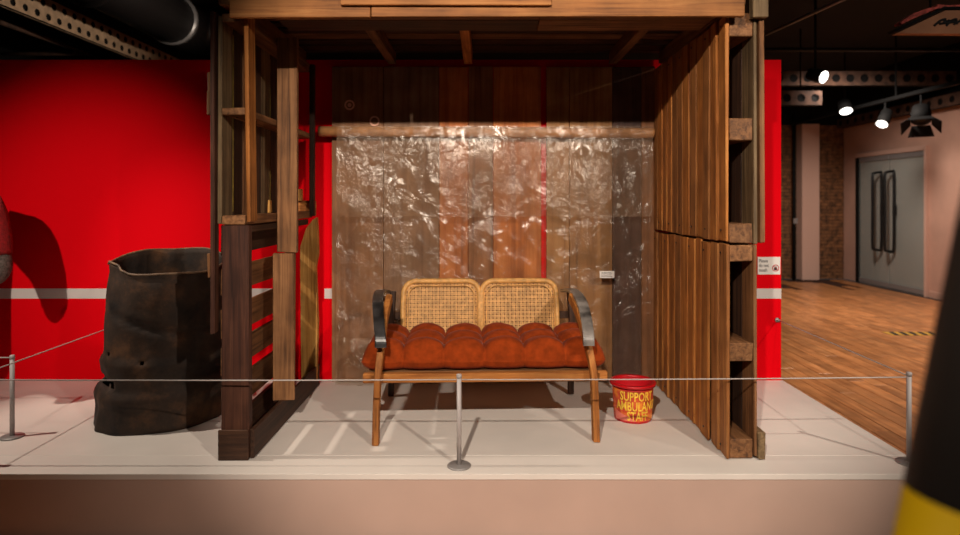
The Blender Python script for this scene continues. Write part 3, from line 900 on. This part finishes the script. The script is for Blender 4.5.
# ================================================================ BUCKET
BY = 3.99
bu = thing('collecting_bucket', 'red plastic bucket with orange print lettered support ambulance staff', 'bucket', (.957, BY, 0), 0)
RB, RT, HB = .117, .130, .236
lathe('bucket_body', [(.0001, .006), (RB - .004, .006), (RB, .0), (RB + .001, .004), (RT, HB), (RT - .005, HB), (RB - .005, .012), (.0001, .012)], M['bucket_in'], bu, 48)
lathe('rim', [(RT - .004, HB - .012), (RT + .014, HB - .016), (RT + .017, HB - .004), (RT + .013, HB + .004), (RT - .006, HB + .002), (RT - .006, HB - .008)], M['bucket_red'], bu, 48)
def rad(z):
    return RB + (RT - RB) * z / HB
def wrap(me, zc, off, ang0):
    for v in me.vertices:
        z = zc + v.co.y
        r_ = rad(z) + off + v.co.z
        a = ang0 + v.co.x / .124
        v.co = (r_ * math.sin(a), -r_ * math.cos(a), z)
# printed sleeve
V, Fc = [], []
for j in range(9):
    for k in range(61):
        a = R(-150) + R(300) * k / 60; z = .012 + (.206 - .012) * j / 8
        V.append(((rad(z) + .0012) * math.sin(a), -(rad(z) + .0012) * math.cos(a), z))
for j in range(8):
    for k in range(60):
        a = j * 61 + k
        Fc.append((a, a + 1, a + 62, a + 61))
mesh_obj('printed_sleeve', V, Fc, M['print'], bu, smooth=True)
V, Fc = [], []
for k in range(31):
    a = R(-75) + R(70) * k / 30; t_ = k / 30
    for z in (.014, .014 + .055 * (1 - t_) ** .8 + .006):
        V.append(((rad(z) + .002) * math.sin(a), -(rad(z) + .002) * math.cos(a), z))
for k in range(30):
    Fc.append((2 * k, 2 * k + 2, 2 * k + 3, 2 * k + 1))
mesh_obj('pink_swash', V, Fc, M['pink'], bu, smooth=True)
for txt, zc, sz, ang in (('SUPPORT', .144, .080, 0), ('AMBULANCE', .082, .080, 6), ('STAFF', .020, .080, 2)):
    me = text_mesh(txt, sz, 'CENTER', .0006, 1.02, .018)
    bm = bmesh.new(); bm.from_mesh(me)
    bmesh.ops.subdivide_edges(bm, edges=[e_ for e_ in bm.edges if e_.calc_length() > .01], cuts=2)
    bm.to_mesh(me); bm.free()
    for v in me.vertices:
        v.co.x *= .64
    wrap(me, zc, .0026, R(ang) - math.atan2(.972, BY) * 0)
    mesh_add('lettering', me, M['letter'], bu)

# ================================================================ BURNT DRUM
DY = 4.06
dr = thing('oil_drum', 'dented rusty brown open drum standing on the platform beside the hut', 'drum', (-2.105, DY, 0))
prof = []
n_z = 46
for i in range(n_z + 1):
    t_ = i / n_z
    r_ = .385 - .046 * t_
    prof.append((r_, .002 + .998 * t_))
def dent(p, a, i):
    z = p.z; t_ = z
    q = Vector((math.cos(a) * 1.3, math.sin(a) * 1.3, z * 2.0))
    d = noise.noise(q + Vector((3, 1, 7))) * .028 + noise.noise(q * 2.6) * .014
    # crushed crease near the foot, and a fold higher up
    d -= .036 * math.exp(-((z - .27 + .02 * math.sin(a * 3)) / .030) ** 2) * (.55 + .45 * math.sin(a * 2.0 + 1.0))
    d += .020 * math.exp(-((z - .20) / .05) ** 2)
    d -= .025 * math.exp(-((z - .70 + .12 * math.cos(a + .5)) / .02) ** 2) * max(0, -math.sin(a - .6))
    d += .014 * math.exp(-((z - .40) / .03) ** 2)
    if t_ > .965:
        d += .006
    f = 1 + d / .37
    zz = z
    if t_ > .9:
        zz += (t_ - .9) * 10 * (.050 * math.sin(a) - .022 * math.cos(a) + .006 * math.sin(a * 5 + 1) + (.02 if -2.6 < a - 2 * math.pi * (a > math.pi) < -2.1 else 0))
    return Vector((p.x * f + .065 * z, p.y * f, zz))
body = lathe('drum_shell', prof, M['drum'], dr, 96, (0, 0, 0), dent)
# ragged rust holes
me = body.data
bm = bmesh.new(); bm.from_mesh(me)
kill = []
for f in bm.faces:
    c = f.calc_center_median(); a = math.atan2(c.y, c.x - .065 * c.z)
    for ha, hz, hr in ((-2.35, .275, .04), (-2.05, .285, .03), (-2.1, .47, .013), (-1.45, .43, .012), (-1.05, .285, .022), (-1.5, .11, .013)):
        if math.hypot((a - ha) * .37 * (.6 if hz < .31 and hr > .02 else 1), (c.z - hz) * (2.2 if hr > .02 else 1)) < hr:
            kill.append(f); break
bmesh.ops.delete(bm, geom=kill, context='FACES')
bm.to_mesh(me); bm.free()
sol = body.modifiers.new('thickness', 'SOLIDIFY'); sol.thickness = .006; sol.offset = -1
lathe('drum_floor', [(.0001, .02), (.36, .02), (.36, .012), (.0001, .012)], M['drum'], dr, 48)
rp = [dent(Vector(((.339 + .003) * math.cos(a), (.339 + .003) * math.sin(a), 1.0)), a, 0) + Vector((0, 0, .004)) for a in [2 * math.pi * k / 72 for k in range(73)]]
tube('rolled_rim', rp, .007, mat('worn_rim', (104, 82, 62), .55, var=.3, vscale=20), dr, 8)

# ================================================================ ROPE BARRIER
def stanchion(label, x, y, h=.485):
    t = thing('barrier_post', label, 'post', (x, y, 0), 0, 'rope barrier posts')
    lathe('base', [(.0001, .0), (.062, .0), (.062, .006), (.056, .010), (.014, .012), (.0001, .012)], M['steel'], t, 32)
    tube('shaft', [(0, 0, .011), (0, 0, h - .02)], .0125, M['post'], t, 16)
    lathe('cap', [(.0001, h), (.011, h), (.014, h - .003), (.014, h - .022), (.0001, h - .022)], M['post'], t, 20)
stanchion('slim grey barrier post in front of the sofa', -.131, 3.262)
stanchion('slim grey barrier post at the corner by the wooden floor', 2.262, 3.30)
stanchion('slim grey barrier post beside the drum near the red wall', -2.785, 3.66)
stanchion('slim grey barrier post at the front platform corner beyond the drum', -2.72, 3.262)
def cord(label, p, q, sag=.004, r=.0035):
    p, q = Vector(p), Vector(q)
    tag(tube('barrier_rope', [p.lerp(q, t / 12) - Vector((0, 0, 4 * sag * (t / 12) * (1 - t / 12))) for t in range(13)], r, M['cord'], None, 6), label, 'rope', 'barrier ropes')
cord('thin grey barrier rope stretched in front of the drum', (-2.704, 3.262, .455), (-.147, 3.262, .455))
cord('thin grey barrier rope stretched between sofa and bucket side post', (-.115, 3.262, .455), (2.246, 3.30, .457))
cord('thin grey barrier rope running back to the red wall end', (2.268, 3.318, .460), (2.278, WY - .035, .470), .0)
cord('thin grey barrier rope running back behind the drum', (-2.72, 3.280, .455), (-2.74, WY - .035, .467), 0)
cord('thin grey barrier rope leading away from the post beside the drum', (-4.2, 3.66, .47), (-2.802, 3.66, .47), 0)
for x, lab in ((2.278, 'small round metal cord hook on the red wall end'), (-2.74, 'small round metal cord hook on the red wall behind the drum')):
    t = thing('wall_hook', lab, 'hook', (x, WY, .468))
    tube('plate', [(0, -.001, 0), (0, -.008, 0)], .018, M['steel'], t, 16)
    tube('knob', [(0, -.008, 0), (0, -.02, 0), (0, -.034, 0)], [.006, .008, .012], M['steel'], t, 12)

# ================================================================ DO NOT TOUCH SIGN
sg = thing('notice_sign', 'white please do not touch notice on the end of the red wall', 'sign', (2.215, WY, .89))
box('card', -.09, .085, -.008, -.001, -.068, .068, M['white'], sg, bevel=0)
for i, tx in enumerate(('Please', 'do not', 'touch')):
    mesh_add('lettering', text_mesh(tx, .038), M['ink'], sg, (-.082, -.009, .026 - i * .036), (R(90), 0, 0)).scale = (.74, 1, 1)
tube('ban_ring', [(.048 + .024 * math.cos(a), -.009, -.018 + .024 * math.sin(a)) for a in [2 * math.pi * k / 24 for k in range(25)]], .003, M['inkred'], sg, 6)
hand = [(-.010, -.016), (.008, -.016), (.013, -.004), (.010, .0), (.008, .014), (.004, .003), (.001, .016), (-.002, .003), (-.006, .014), (-.008, .0), (-.014, .004), (-.013, -.004)]
prism('hand_icon', [(.048 + a, -.018 + b_) for a, b_ in hand], -.0100, -.0085, M['ink'], sg)
tube('ban_bar', [(.032, -.0105, -.002), (.064, -.0105, -.034)], .002, M['inkred'], sg, 6)

# ================================================================ KNITTED GARMENT ON A STAND (left edge)
GY = 4.10
gm = thing('knitted_jumper', 'red knitted jumper with grey ribbed cuff on a display stand', 'jumper', (-3.585, GY, .04))
def gfn(p, a, i):
    return Vector((p.x - .17, p.y * .62, p.z))
lathe('torso', [(.02, .40), (.22, .41), (.25, .48), (.25, .95), (.27, 1.25), (.26, 1.42), (.24, 1.47), (.12, 1.50), (.11, 1.62), (.02, 1.62)], M['knit'], gm, 40, (0, 0, 0), gfn)
tube('sleeve', smooth_path([(.03, 0, 1.40), (.20, -.01, 1.34), (.32, -.02, 1.16), (.375, -.03, .985)], 5), [.14] * 4 + [.15, .155, .155, .15, .145, .135, .125, .118, .112, .105, .10, .095], M['knit'], gm, 18)
tube('cuff', smooth_path([(.376, -.03, .99), (.382, -.032, .93), (.372, -.035, .885), (.345, -.035, .86)], 4), [.088, .089, .09, .09, .09, .089, .088, .086, .084, .082, .08, .07, .05], M['knit_g'], gm, 18)
tube('stand_pole', [(-.17, 0, -.02), (-.17, 0, .64)], .02, M['blackgloss'], gm, 12)
lathe('stand_base', [(.0001, 0), (.15, 0), (.15, .012), (.03, .03), (.0001, .03)], M['blackgloss'], gm, 32, (-.17, 0, -.04))

# ================================================================ NEAR BARRIER POST
fp = thing('leaning_post', 'thick black leaning post with a yellow lower band on the gallery floor', 'post', (0, 0, 0))
Yp = .80
a_, b_ = Vector((.355, Yp, FLOOR + .03)), Vector((.742, Yp, 1.68))
mid = a_.lerp(b_, (1.012 - a_.z) / (b_.z - a_.z))
tube('yellow_band', [a_, mid], [.066, .0605], M['yellow'], fp, 32)
tube('black_shaft', [mid, b_], [.061, .056], M['pole_black'], fp, 32)
lathe('foot', [(.0001, .0), (.13, .0), (.13, .03), (.08, .05), (.0001, .05)], M['pole_black'], fp, 32, (a_.x, a_.y, FLOOR))
